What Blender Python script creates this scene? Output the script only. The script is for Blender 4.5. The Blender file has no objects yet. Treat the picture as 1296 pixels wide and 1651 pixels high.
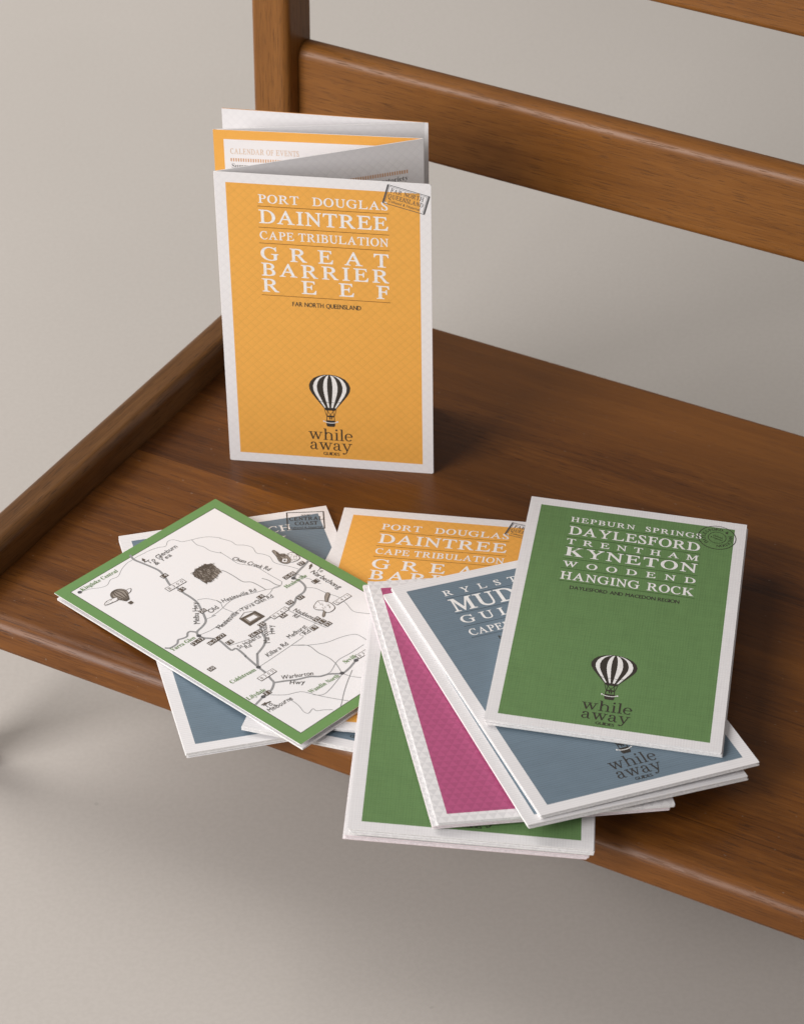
import bpy, bmesh, math, random
from mathutils import Matrix, Vector
R = math.radians
random.seed(7)
SC = bpy.context.scene
COL = SC.collection

# ------------------------------------------------------------------ camera
# distances are worked out in millimetres and built in metres
F_PX, W_PX = 4793.6, 1296.0
PITCH, ROLL, CAM_H = 0.62628, 0.004718, 829.2
fw = Vector((0, math.cos(PITCH), -math.sin(PITCH)))
up = Vector((0, math.sin(PITCH), math.cos(PITCH)))
rt = Vector((1, 0, 0))
rt2 = math.cos(ROLL) * rt + math.sin(ROLL) * up
up2 = -math.sin(ROLL) * rt + math.cos(ROLL) * up
cam_d = bpy.data.cameras.new("camera")
cam = bpy.data.objects.new("camera", cam_d)
COL.objects.link(cam)
cam.matrix_world = Matrix(((rt2.x, up2.x, -fw.x, 0), (rt2.y, up2.y, -fw.y, -1.05),
                           (rt2.z, up2.z, -fw.z, CAM_H / 1000), (0, 0, 0, 1)))
cam_d.sensor_fit = 'HORIZONTAL'
cam_d.sensor_width = 24.0
cam_d.lens = 24.0 * F_PX / W_PX
cam_d.clip_start, cam_d.clip_end = 0.05, 40
cam_d.dof.use_dof = True
cam_d.dof.focus_distance = 1.33
cam_d.dof.aperture_fstop = 20
SC.camera = cam

# ------------------------------------------------------------------ light
world = bpy.data.worlds.new("World")
SC.world = world
world.use_nodes = True
wb = world.node_tree.nodes['Background']
wb.inputs[0].default_value = (1.0, 0.97, 0.95, 1)
wb.inputs[1].default_value = 0.235

def area(name, loc, aim, size, power, col):
    d = bpy.data.lights.new(name, 'AREA')
    d.shape = 'RECTANGLE'
    d.size, d.size_y = size
    d.energy, d.color = power, col
    o = bpy.data.objects.new(name, d)
    COL.objects.link(o)
    o.location = loc
    o.rotation_euler = (Vector(aim) - Vector(loc)).to_track_quat('-Z', 'Y').to_euler()
    return o
area("key_softbox", (-1.42, -1.02, 0.90), (-0.05, 0.25, 0.0), (1.05, 1.05), 41, (1.0, 0.97, 0.955))
bk = area("back_softbox", (-1.60, 1.35, 1.55), (-0.45, 1.25, -0.1), (1.7, 1.7), 27, (1.0, 0.965, 0.925))
bk.data.spread = R(130)

SC.view_settings.view_transform = 'Standard'
SC.view_settings.look = 'None'
SC.view_settings.exposure = 0.0
SC.view_settings.gamma = 1.0
SC.view_settings.use_curve_mapping = False

# ------------------------------------------------------------------ node helpers
class N:
    """a value socket with arithmetic that adds Math nodes"""
    def __init__(s, nt, sock): s.nt, s.s = nt, sock
    def _m(s, op, a, b=None, c=None):
        n = s.nt.nodes.new('ShaderNodeMath'); n.operation = op
        for i, v in enumerate((a, b, c)):
            if v is None: continue
            if isinstance(v, N): s.nt.links.new(v.s, n.inputs[i])
            else: n.inputs[i].default_value = v
        return N(s.nt, n.outputs[0])
    def __add__(s, o): return s._m('ADD', s, o)
    def __radd__(s, o): return s._m('ADD', o, s)
    def __sub__(s, o): return s._m('SUBTRACT', s, o)
    def __rsub__(s, o): return s._m('SUBTRACT', o, s)
    def __mul__(s, o): return s._m('MULTIPLY', s, o)
    __rmul__ = __mul__
    def __truediv__(s, o): return s._m('DIVIDE', s, o)
    def frac(s): return s._m('FRACT', s)
    def floor(s): return s._m('FLOOR', s)
    def abs(s): return s._m('ABSOLUTE', s)
    def gt(s, v): return s._m('GREATER_THAN', s, v)
    def lt(s, v): return s._m('LESS_THAN', s, v)
    def max(s, o): return s._m('MAXIMUM', s, o)
    def min(s, o): return s._m('MINIMUM', s, o)
    def mod2(s): return s._m('FLOORED_MODULO', s, 2.0)
    def step(s, a, b):
        n = s.nt.nodes.new('ShaderNodeMapRange'); n.interpolation_type = 'SMOOTHSTEP'
        s.nt.links.new(s.s, n.inputs[0]); n.inputs[1].default_value = a; n.inputs[2].default_value = b
        return N(s.nt, n.outputs[0])
    def line(s, width):   # 1 on thin lines at whole numbers
        f = (s.frac() - 0.5).abs()
        return f.step(0.5 - width, 0.5 - width * 0.35)

def newmat(name):
    m = bpy.data.materials.new(name); m.use_nodes = True
    nt = m.node_tree
    return m, nt, nt.nodes['Principled BSDF']

def mixc(nt, fac, a, b, mode='MIX'):
    n = nt.nodes.new('ShaderNodeMix'); n.data_type = 'RGBA'; n.blend_type = mode
    for sock, v in ((n.inputs[0], fac), (n.inputs[6], a), (n.inputs[7], b)):
        if isinstance(v, N): nt.links.new(v.s, sock)
        elif hasattr(v, 'is_output'): nt.links.new(v, sock)
        elif isinstance(v, tuple): sock.default_value = (*v, 1)
        else: sock.default_value = v
    return n.outputs[2]

def noise(nt, vec, scale, detail=3, dist=0.0, rough=0.55):
    mp = nt.nodes.new('ShaderNodeMapping'); mp.inputs['Scale'].default_value = scale
    nt.links.new(vec, mp.inputs[0])
    n = nt.nodes.new('ShaderNodeTexNoise')
    n.inputs['Scale'].default_value = 1.0
    n.inputs['Detail'].default_value = detail
    n.inputs['Distortion'].default_value = dist
    n.inputs['Roughness'].default_value = rough
    nt.links.new(mp.outputs[0], n.inputs['Vector'])
    return N(nt, n.outputs[0])

def wood(name, axis, dark, mid, light, planks=False, rough=0.36, shift=0.0):
    """oiled timber, the grain running along object axis 0, 1 or 2"""
    m, nt, bs = newmat(name)
    tc = nt.nodes.new('ShaderNodeTexCoord')
    sx = nt.nodes.new('ShaderNodeSeparateXYZ'); nt.links.new(tc.outputs['Object'], sx.inputs[0])
    order = {0: (0, 1, 2), 1: (1, 0, 2), 2: (2, 0, 1)}[axis]
    u, v, w = [N(nt, sx.outputs[i]) * 1000.0 for i in order]
    cx = nt.nodes.new('ShaderNodeCombineXYZ')
    cell = None
    if planks:
        cell = ((v + 11.0) / 79.0).floor()
        u = u + cell * 731.0
    u = u + shift
    nt.links.new(u.s, cx.inputs[0]); nt.links.new((v + shift).s, cx.inputs[1]); nt.links.new(w.s, cx.inputs[2])
    vec = cx.outputs[0]
    broad = noise(nt, vec, (0.0045, 0.045, 0.045), 4, 0.6)
    band = noise(nt, vec, (0.007, 0.16, 0.16), 5, 0.5)
    fine = noise(nt, vec, (0.018, 1.5, 1.5), 5, 0.1, 0.72)
    pore = noise(nt, vec, (0.085, 2.6, 2.6), 1, 0.0)
    flow = noise(nt, vec, (0.006, 0.03, 0.03), 2, 0.2)
    ring = ((v * 0.16 + flow * 9.0).frac() - 0.5).abs() * 2.0
    t = broad * 0.38 + band * 0.17 + fine * 0.45 + (ring - 0.5) * 0.05
    if planks:
        wn = nt.nodes.new('ShaderNodeTexWhiteNoise'); wn.noise_dimensions = '1D'
        nt.links.new((cell + 3.3).s, wn.inputs['W'])
        t = t + (N(nt, wn.outputs['Value']) - 0.5) * 0.17
    rp = nt.nodes.new('ShaderNodeValToRGB')
    nt.links.new(t.s, rp.inputs[0])
    el = rp.color_ramp.elements
    el[0].position, el[0].color = 0.33, (*dark, 1)
    el[1].position, el[1].color = 0.68, (*light, 1)
    e = el.new(0.50); e.color = (*mid, 1)
    p = pore.step(0.60, 0.66)
    col = mixc(nt, p * 0.6, rp.outputs[0], tuple(c * 0.45 for c in dark))
    if planks:
        seam = ((v + 11.0) / 79.0 + 0.5).line(0.006)
        col = mixc(nt, seam * 0.55, col, tuple(c * 0.5 for c in dark))
        dust = noise(nt, vec, (0.55, 0.55, 0.55), 0)
        col = mixc(nt, dust.step(0.84, 0.86) * 0.35, col, (0.33, 0.28, 0.22))
        tint = noise(nt, vec, (0.003, 0.013, 0.013), 2)
        col = mixc(nt, tint.step(0.42, 0.66) * 0.5, col, (0.215, 0.078, 0.013))
    nt.links.new(col, bs.inputs['Base Color'])
    rr = fine * 0.16 + p * 0.18 + (rough - 0.08)
    nt.links.new(rr.s, bs.inputs['Roughness'])
    bs.inputs['Specular IOR Level'].default_value = 0.32
    bp = nt.nodes.new('ShaderNodeBump'); bp.inputs['Strength'].default_value = 0.25
    bp.inputs['Distance'].default_value = 0.0002
    nt.links.new((fine * 0.5 - p).s, bp.inputs['Height'])
    nt.links.new(bp.outputs[0], bs.inputs['Normal'])
    return m

def flat(name, col, rough=0.6, spec=0.3):
    m, nt, bs = newmat(name)
    tc = nt.nodes.new('ShaderNodeTexCoord')
    n = noise(nt, tc.outputs['Object'], (900, 900, 900), 2)
    c = mixc(nt, n.step(0.2, 0.8), tuple(x * 0.9 for x in col), tuple(min(1, x * 1.08) for x in col))
    nt.links.new(c, bs.inputs['Base Color'])
    bs.inputs['Roughness'].default_value = rough
    bs.inputs['Specular IOR Level'].default_value = spec
    return m

PAPER = (0.79, 0.775, 0.782)

def printed(name, ink, pattern, border=5.2, inverse=False, outline=0.0):
    """printed card: a coloured panel inside a patterned white border (UV is in mm / 100)"""
    m, nt, bs = newmat(name)
    tc = nt.nodes.new('ShaderNodeTexCoord')
    sx = nt.nodes.new('ShaderNodeSeparateXYZ'); nt.links.new(tc.outputs['UV'], sx.inputs[0])
    u, v = N(nt, sx.outputs[0]) * 100.0, N(nt, sx.outputs[1]) * 100.0
    uv = tc.outputs['UV']
    var = noise(nt, uv, (14, 14, 14), 3)
    tex = noise(nt, uv, (160, 160, 160), 2)
    if pattern == 'diamond':
        a, b = (u * 0.72 + v * 0.69) / 3.3, (u * 0.72 - v * 0.69) / 3.3
        p = a.line(0.08).max(b.line(0.08)) * 0.55
        p = p.max((a + 0.24).line(0.06).max((b + 0.24).line(0.06)) * 0.3)
    elif pattern == 'plaid':
        p = (u / 1.15).line(0.26).max((v / 1.2).line(0.26)) * 0.55
        wu = noise(nt, uv, (125, 5, 1), 3); wv = noise(nt, uv, (5, 125, 1), 3)
        p = p + wu.step(0.42, 0.66) * 0.38 + wv.step(0.42, 0.66) * 0.38
    elif pattern == 'stripe':
        p = (v / 1.25).line(0.26) * 0.75
        p = p + noise(nt, uv, (4, 150, 1), 3).step(0.42, 0.66) * 0.4
    elif pattern == 'triangle':
        k = 3.4
        p = ((v / k).floor() + ((u * 0.866 + v * 0.5) / k).floor() + ((u * 0.866 - v * 0.5) / k).floor()).mod2() * 0.7
    else:
        p = u * 0.0
    p = p * (var * 0.9 + 0.35)
    inside = (u - 50.0).abs().lt(50.0 - border) * (v - 81.1).abs().lt(81.1 - border)
    paper = mixc(nt, p * 0.40, PAPER, (0.55, 0.53, 0.55))
    if pattern == 'triangle':
        paper = mixc(nt, p * 0.75, PAPER, (0.56, 0.55, 0.565))
    inkc = mixc(nt, p * 0.75, ink, tuple(c * 0.62 for c in ink))
    inkc = mixc(nt, tex.step(0.3, 0.7) * 0.30, inkc, tuple(min(1.0, c * 1.12 + 0.01) for c in ink))
    inkc = mixc(nt, var.step(0.3, 0.7) * 0.2, inkc, tuple(c * 0.88 for c in ink))
    if inverse:
        rim = (u - 50.0).abs().lt(50.35 - border) * (v - 81.1).abs().lt(81.45 - border)
        c = mixc(nt, rim * outline, inkc, (0.05, 0.05, 0.035))
        c = mixc(nt, inside, c, PAPER)
    else:
        c = mixc(nt, inside, paper, inkc)
    nt.links.new(c, bs.inputs['Base Color'])
    bs.inputs['Roughness'].default_value = 0.55
    bs.inputs['Specular IOR Level'].default_value = 0.35
    bp = nt.nodes.new('ShaderNodeBump'); bp.inputs['Strength'].default_value = 0.12
    bp.inputs['Distance'].default_value = 0.0001
    nt.links.new(tex.s, bp.inputs['Height']); nt.links.new(bp.outputs[0], bs.inputs['Normal'])
    return m

# ------------------------------------------------------------------ object helpers
def tag(o, label=None, cat=None, group=None, kind=None):
    for k, v in (('label', label), ('category', cat), ('group', group), ('kind', kind)):
        if v: o[k] = v
    return o

def empty(name, mat):
    o = bpy.data.objects.new(name, None)
    o.empty_display_size = 0.02
    COL.objects.link(o); o.matrix_world = mat
    return o

class MB:
    """collects polygons (mm), later linked as one mesh object in metres"""
    def __init__(s): s.v, s.f, s.m, s.uv = [], [], [], []
    def poly(s, pts, mat=0, uvs=None):
        b = len(s.v); s.v += [tuple(p) for p in pts]
        s.f.append(tuple(range(b, b + len(pts)))); s.m.append(mat)
        s.uv.append(uvs or [(-1, -1)] * len(pts))
    def tris(s, verts, faces, mat=0):
        b = len(s.v); s.v += [tuple(p) for p in verts]
        for f in faces:
            s.f.append(tuple(i + b for i in f)); s.m.append(mat); s.uv.append([(-1, -1)] * len(f))
    def build(s, name, mats, parent=None, fn=None, smooth=False):
        me = bpy.data.meshes.new(name)
        vv = [fn(p) for p in s.v] if fn else s.v
        me.from_pydata([(p[0] / 1000, p[1] / 1000, p[2] / 1000) for p in vv], [], s.f)
        ul = me.uv_layers.new(name="UVMap")
        i = 0
        for uvs in s.uv:
            for q in uvs:
                ul.data[i].uv = q; i += 1
        for m in mats: me.materials.append(m)
        me.polygons.foreach_set('material_index', s.m)
        if smooth: me.polygons.foreach_set('use_smooth', [True] * len(s.f))
        me.update()
        o = bpy.data.objects.new(name, me); COL.objects.link(o)
        if parent: o.parent = parent
        return o

# ------------------------------------------------------------------ lettering
def _uni(ch, fam):
    up_, lo_ = {'bold': (0x1D400, 0x1D41A), 'ital': (0x1D434, 0x1D44E)}[fam]
    if 'A' <= ch <= 'Z': return chr(up_ + ord(ch) - 65)
    if fam == 'ital' and ch == 'h': return chr(0x210E)
    if 'a' <= ch <= 'z': return chr(lo_ + ord(ch) - 97)
    return ch
# family, weight offset, shear: the upright roman is the slanted one sheared back
STYLES = {'roman': ('ital', 0.013, -0.27), 'light_roman': ('ital', 0.006, -0.27), 'italic': ('ital', 0.002, 0.0), 'serif': ('bold', -0.004, 0.0),
          'bold_sans': (None, 0.0, 0.0), 'hand': (None, 0.0, 0.08)}
CAPS, LOW = "ABCDEFGHIJKLMNOPQRSTUVWXY", "abcdefghijklmnopqrstuvwxyz"
def load_style(st):
    """every letter of one style, one per line of a single text, cut apart by line; cap height = 1"""
    fam, off, shear = STYLES[st]
    chars = CAPS + "Z" + LOW + ("&" if fam else "&-0123456789")
    c = bpy.data.curves.new('letters', 'FONT')
    c.size = 1; c.resolution_u = 3; c.offset = off; c.shear = shear; c.space_line = 4
    c.body = "\n".join(_uni(ch, fam) if fam else ch for ch in chars)
    o = bpy.data.objects.new('letters', c); COL.objects.link(o)
    ev = o.evaluated_get(bpy.context.evaluated_depsgraph_get())
    me = ev.to_mesh()
    co = [(v.co.x, v.co.y) for v in me.vertices]
    fs = [tuple(p.vertices) for p in me.polygons]
    ev.to_mesh_clear()
    bpy.data.objects.remove(o); bpy.data.curves.remove(c)
    out = {ch: ([], [], {}) for ch in chars}
    row = [int(math.floor((-y + 1.5) / 4)) for x, y in co]
    for f in fs:
        vs, ff, ix = out[chars[row[f[0]]]]
        g = []
        for i in f:
            if i not in ix:
                ix[i] = len(vs); vs.append((co[i][0] - shear * 4 * row[i] * 0, co[i][1] + 4 * row[i]))
            g.append(ix[i])
        ff.append(tuple(g))
    cap = max(v[1] for v in out['H'][0])
    res = {}
    for ch, (vs, ff, ix) in out.items():
        if not vs: continue
        if shear < 0 and ch in 'AVWMXY':      # letters that should stand symmetric
            y0, y1 = min(v[1] for v in vs), max(v[1] for v in vs)
            bx = [v[0] for v in vs if v[1] < y0 + 0.04 * (y1 - y0)]; tx = [v[0] for v in vs if v[1] > y1 - 0.04 * (y1 - y0)]
            k = ((min(tx) + max(tx)) / 2 - (min(bx) + max(bx)) / 2) / (y1 - y0)
            vs = [(x - k * (y - y0), y) for x, y in vs]
        x0, x1 = min(v[0] for v in vs), max(v[0] for v in vs)
        res[ch] = ([((x - x0) / cap, y / cap) for x, y in vs], ff, (x1 - x0) / cap)
    return res
GLY = {st: load_style(st) for st in STYLES}
GLY['roman']['K'] = GLY['serif']['K']

def text(mb, s, x0, x1, y, h, st='roman', z=0.04, mat=0, ang=0.0, origin=None, xs=1.0, space=0.55, jitter=0.0, mingap=0.07):
    """letters set from x0 to x1 on the baseline y, cap height h, evenly spread; space = word space in cap heights"""
    g = GLY[st]
    n = sum(1 for c in s if c != ' ')
    sp = s.count(' ')
    ww = sum(g[c][2] for c in s if c != ' ')
    gap = 0.0
    for _ in range(60):
        if n < 2: break
        gap = (x1 - x0 - ww * h * xs - sp * space * h) / (n - 1 - sp)
        if gap >= mingap * h: break
        xs *= 0.98; space *= 0.985
    x = x0
    ca, sa = math.cos(ang), math.sin(ang)
    ox, oy = origin or (0, 0)
    for i, c in enumerate(s):
        if c == ' ':
            x += space * h - gap; continue
        vs, fs, w = g[c]
        ja = random.uniform(-1, 1) * jitter; js = 1 + random.uniform(-1, 1) * jitter; jy = random.uniform(-1, 1) * jitter * h * 0.6
        out = []
        for (a, b) in vs:
            px, py = a * h * xs * js, b * h * js
            px, py = px * math.cos(ja) - py * math.sin(ja), px * math.sin(ja) + py * math.cos(ja)
            px += x; py += y + jy
            px, py = px * ca - py * sa + ox, px * sa + py * ca + oy
            out.append((px, py, z))
        mb.tris(out, fs, mat)
        x += w * h * xs + gap

def rect(mb, x0, y0, x1, y1, z=0.02, mat=0, ang=0.0, origin=(0, 0)):
    ca, sa = math.cos(ang), math.sin(ang)
    mb.poly([(x * ca - y * sa + origin[0], x * sa + y * ca + origin[1], z) for x, y in ((x0, y0), (x1, y0), (x1, y1), (x0, y1))], mat)

def smooth(pts, n=4):
    if len(pts) < 3: return pts
    out = []
    q = [pts[0]] + list(pts) + [pts[-1]]
    for i in range(1, len(q) - 2):
        for k in range(n):
            t = k / n
            a, b, c, d = q[i - 1], q[i], q[i + 1], q[i + 2]
            out.append(tuple(0.5 * (2 * b[j] + (c[j] - a[j]) * t + (2 * a[j] - 5 * b[j] + 4 * c[j] - d[j]) * t * t + (3 * b[j] - a[j] - 3 * c[j] + d[j]) * t ** 3) for j in (0, 1)))
    out.append(tuple(pts[-1]))
    return out

def ribbon(mb, pts, w, z=0.03, mat=0, closed=False):
    n = len(pts); L_, R_ = [], []
    for i in range(n):
        a = pts[(i - 1) % n] if (closed or i) else pts[0]
        b = pts[(i + 1) % n] if (closed or i < n - 1) else pts[-1]
        dx, dy = b[0] - a[0], b[1] - a[1]
        l = math.hypot(dx, dy) or 1
        nx, ny = -dy / l * w / 2, dx / l * w / 2
        L_.append((pts[i][0] + nx, pts[i][1] + ny, z)); R_.append((pts[i][0] - nx, pts[i][1] - ny, z))
    vs = L_ + R_
    fs = [(i, n + i, n + (i + 1) % n, (i + 1) % n) for i in range(n if closed else n - 1)]
    mb.tris(vs, fs, mat)

def stroke(mb, pts, ws, z, mat=0, n=5):
    """a pen stroke whose width changes along its way"""
    p3 = []
    q = [pts[0]] + list(pts) + [pts[-1]]; v = [ws[0]] + list(ws) + [ws[-1]]
    if len(pts) == 2: p3 = [(pts[0], ws[0]), (pts[1], ws[1])]
    else:
        for i in range(1, len(q) - 2):
            for k in range(n):
                t = k / n
                f = lambda a, b, c, d: 0.5 * (2 * b + (c - a) * t + (2 * a - 5 * b + 4 * c - d) * t * t + (3 * b - a - 3 * c + d) * t ** 3)
                p3.append((tuple(f(q[i - 1][j], q[i][j], q[i + 1][j], q[i + 2][j]) for j in (0, 1)), f(v[i - 1], v[i], v[i + 1], v[i + 2])))
        p3.append((pts[-1], ws[-1]))
    m = len(p3); vs = []
    for i in range(m):
        a, b = p3[max(0, i - 1)][0], p3[min(m - 1, i + 1)][0]
        dx, dy = b[0] - a[0], b[1] - a[1]; l = math.hypot(dx, dy) or 1
        w = p3[i][1] / 2
        vs += [(p3[i][0][0] - dy / l * w, p3[i][0][1] + dx / l * w, z), (p3[i][0][0] + dy / l * w, p3[i][0][1] - dx / l * w, z)]
    mb.tris(vs, [(2 * i, 2 * i + 1, 2 * i + 3, 2 * i + 2) for i in range(m - 1)], mat)

def disc(mb, c, rx, ry=None, z=0.03, mat=0, n=20):
    ry = ry or rx
    mb.poly([(c[0] + rx * math.cos(2 * math.pi * i / n), c[1] + ry * math.sin(2 * math.pi * i / n), z) for i in range(n)], mat)

# ------------------------------------------------------------------ map artwork (mm on the page)
MAP_ROADS=[(0.38, [(8.1, 153.6), (12.8, 152.1), (16.8, 149.2), (20.2, 148.4), (23.9, 150.4), (27.9, 149.8), (32.9, 152.8), (37.7, 154.5), (39.8, 154.5), (43.8, 154.8), (46.8, 154.5), (51.4, 154.1), (55.3, 152.9), (58.3, 151.1), (61.5, 153.2), (63.9, 152.6), (65.2, 149.8), (65.9, 147.9), (69.9, 145.8), (73.4, 144.1), (76.9, 141.4), (79.7, 137.0), (79.5, 136.5), (81.2, 130.9), (81.0, 127.1), (83.3, 124.1), (84.5, 119.9), (82.8, 115.4), (84.2, 112.3), (84.8, 108.4), (83.1, 104.0), (84.1, 99.7), (85.7, 96.0), (86.9, 91.9)]), (0.38, [(69.9, 145.8), (68.8, 140.9), (69.8, 137.3), (69.7, 132.6), (71.8, 127.6), (72.0, 128.4), (71.7, 121.6), (71.4, 115.9), (73.4, 111.7), (75.2, 107.3), (75.2, 101.9), (75.1, 97.3), (75.2, 90.3)]), (1.0, [(42.7, 158.4), (41.5, 154.2), (42.3, 148.5), (43.0, 143.7), (43.4, 138.6), (41.9, 133.2), (39.4, 126.7), (40.1, 122.0), (39.4, 117.5), (39.3, 113.0), (38.6, 107.7), (36.4, 102.6), (34.5, 98.7), (31.8, 94.3), (28.1, 92.5), (23.8, 91.4), (22.2, 88.7)]), (0.9, [(23.8, 90.6), (22.0, 93.8), (20.3, 93.8), (18.5, 92.2), (16.1, 92.6), (14.2, 93.3), (11.9, 91.5), (7.9, 91.6), (6.3, 93.4)]), (1.0, [(22.2, 88.7), (22.8, 85.8), (24.9, 82.8), (26.2, 79.8), (25.4, 82.2), (26.1, 78.5), (24.9, 70.3), (27.2, 69.2), (26.3, 62.2), (26.1, 62.0), (24.5, 52.1), (23.9, 46.9), (22.4, 41.9), (21.5, 39.1), (17.9, 36.5), (15.1, 35.8), (11.7, 35.4), (5.7, 33.9)]), (1.0, [(21.5, 39.1), (25.8, 36.2), (29.6, 33.2), (34.7, 30.6), (38.1, 27.2), (41.9, 25.4), (46.0, 21.6), (50.6, 21.8), (56.5, 23.5), (62.2, 24.4)]), (1.1, [(94.9, 93.0), (90.0, 91.5), (85.4, 90.4), (80.4, 88.2)]), (1.0, [(80.6, 88.0), (80.9, 83.8), (79.4, 79.3), (76.0, 77.0), (71.5, 76.7), (67.2, 74.0), (61.6, 73.4), (56.0, 74.5), (49.3, 74.5), (46.1, 73.7), (42.6, 68.7), (40.7, 65.0), (37.0, 61.8), (31.2, 59.6), (30.4, 59.1), (24.5, 52.5)]), (0.6, [(62.8, 117.5), (63.4, 114.5), (63.4, 109.0), (63.3, 103.6), (65.6, 100.6), (66.1, 95.8), (66.0, 91.3)]), (0.4, [(66.0, 91.3), (69.2, 89.3), (72.6, 88.5), (75.2, 90.3)]), (0.6, [(70.8, 99.0), (71.8, 95.6), (71.7, 91.1), (72.6, 88.5)]), (0.38, [(66.0, 91.3), (59.5, 94.1), (53.7, 96.8), (48.1, 97.0), (43.7, 95.9), (39.0, 95.2), (36.0, 95.1), (37.8, 94.2), (33.0, 95.2)]), (0.38, [(39.9, 109.0), (43.2, 106.8), (45.3, 102.4), (45.8, 98.9), (45.5, 102.2), (45.2, 98.8), (43.7, 95.9), (44.0, 92.6), (44.6, 88.8)]), (0.38, [(22.7, 88.9), (28.5, 87.6), (33.6, 87.8), (31.5, 87.1), (34.5, 86.8), (43.1, 89.0), (50.9, 89.3), (55.8, 88.4), (61.8, 87.7), (65.5, 88.1), (69.5, 89.7), (72.6, 88.5)]), (0.4, [(26.7, 73.1), (32.8, 70.9), (37.3, 69.6), (42.7, 70.1)]), (0.38, [(24.5, 52.1), (32.2, 52.2), (44.9, 52.7), (53.1, 53.3), (53.4, 55.8), (64.3, 56.2)]), (0.45, [(62.0, 73.0), (62.4, 67.3), (62.7, 62.4), (64.4, 50.4)]), (0.38, [(83.9, 89.7), (84.2, 84.7), (85.1, 82.1), (85.0, 78.4), (85.9, 75.8)]), (0.38, [(79.3, 78.7), (81.8, 75.1), (82.5, 68.9), (84.0, 62.6), (82.9, 56.3), (81.0, 50.1), (82.8, 45.9), (84.8, 42.8)]), (0.38, [(45.1, 52.7), (49.9, 47.4), (56.8, 42.5), (63.9, 40.4), (69.7, 37.0), (70.0, 30.6)]), (0.5, [(44.9, 52.7), (49.8, 47.2), (49.3, 39.8), (49.8, 33.4), (48.7, 27.8), (46.0, 21.6)]), (0.38, [(46.0, 21.6), (47.1, 17.1), (49.4, 13.2)]), (0.38, [(66.8, 29.0), (58.9, 29.0), (51.5, 29.5), (45.9, 27.2), (42.6, 26.0), (38.1, 27.2)]), (0.4, [(14.6, 34.1), (19.1, 29.1), (24.8, 25.9), (27.0, 21.5), (28.9, 16.6), (31.8, 10.5), (34.3, 5.8)]), (0.4, [(27.0, 20.3), (29.6, 17.3), (34.1, 17.4), (45.4, 21.0)]), (0.5, [(50.6, 19.9), (43.4, 15.6), (37.0, 11.3), (31.0, 6.7), (29.4, 5.7)]), (0.38, [(18.2, 24.8), (17.7, 19.7), (16.2, 14.8), (16.9, 12.6), (20.3, 13.4), (20.3, 11.2), (22.9, 9.3), (25.5, 6.4)])]
MAP_LABELS=[('Kinglake Central', 'g', (9.4, 153.3), (30.4, 152.5), 2.4), ('To Glenburn', 'h', (44.0, 146.0), (61.7, 146.2), 2.6), ('& Yea', 'h', (45.4, 143.0), (55.2, 143.2), 2.5), ('Melba Hwy', 'h', (28.6, 94.9), (38.8, 107.8), 2.4), ('Old', 'h', (37.4, 96.6), (42.6, 97.1), 2.6), ('Yarra Glen', 'g', (6.9, 88.8), (20.2, 88.1), 2.4), ('Chum Creek Rd', 'h', (71.6, 120.2), (76.8, 100.7), 2.5), ('Healesville Rd', 'h', (46.4, 98.5), (62.7, 93.5), 2.6), ('Healesville', 'h', (31.9, 84.9), (45.9, 87.4), 2.5), ('-Yarra Glen Rd', 'h', (46.8, 87.5), (64.6, 84.5), 2.5), ('Naddens', 'h', (62.9, 70.4), (64.2, 59.6), 2.5), ('Rd', 'h', (59.8, 67.6), (60.4, 65.0), 2.4), ('Medhurst', 'h', (47.9, 56.6), (59.1, 56.8), 2.5), ('Rd', 'h', (54.4, 53.2), (58.0, 53.2), 2.4), ('St Huberts', 'h', (28.0, 68.0), (40.2, 67.0), 2.4), ('Rd', 'h', (30.0, 65.7), (33.0, 65.2), 2.2), ('Killara Rd', 'h', (32.4, 54.0), (45.0, 54.0), 2.5), ('Maroondah', 'h', (40.0, 61.1), (48.7, 73.0), 2.4), ('Hwy', 'h', (46.0, 64.2), (49.8, 69.6), 2.4), ('To', 'h', (91.2, 84.4), (92.0, 81.7), 2.5), ('Narbethong', 'h', (88.5, 85.8), (88.2, 66.8), 2.6), ('Healesville', 'g', (72.9, 84.8), (85.8, 84.5), 2.4), ('Coldstream', 'g', (8.7, 52.1), (22.3, 51.0), 2.4), ('Lilydale', 'g', (5.7, 38.2), (15.6, 37.5), 2.4), ('Wandin North', 'g', (27.0, 21.5), (43.8, 20.5), 2.4), ('Seville', 'g', (51.8, 25.3), (59.5, 24.8), 2.4), ('Warburton', 'h', (25.3, 38.1), (36.7, 30.1), 2.6), ('Hwy', 'h', (25.3, 33.1), (29.9, 28.4), 2.5), ('To', 'h', (7.2, 28.3), (10.9, 28.3), 2.4), ('Melbourne', 'h', (6.2, 25.5), (19.1, 24.4), 2.6)]
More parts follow.
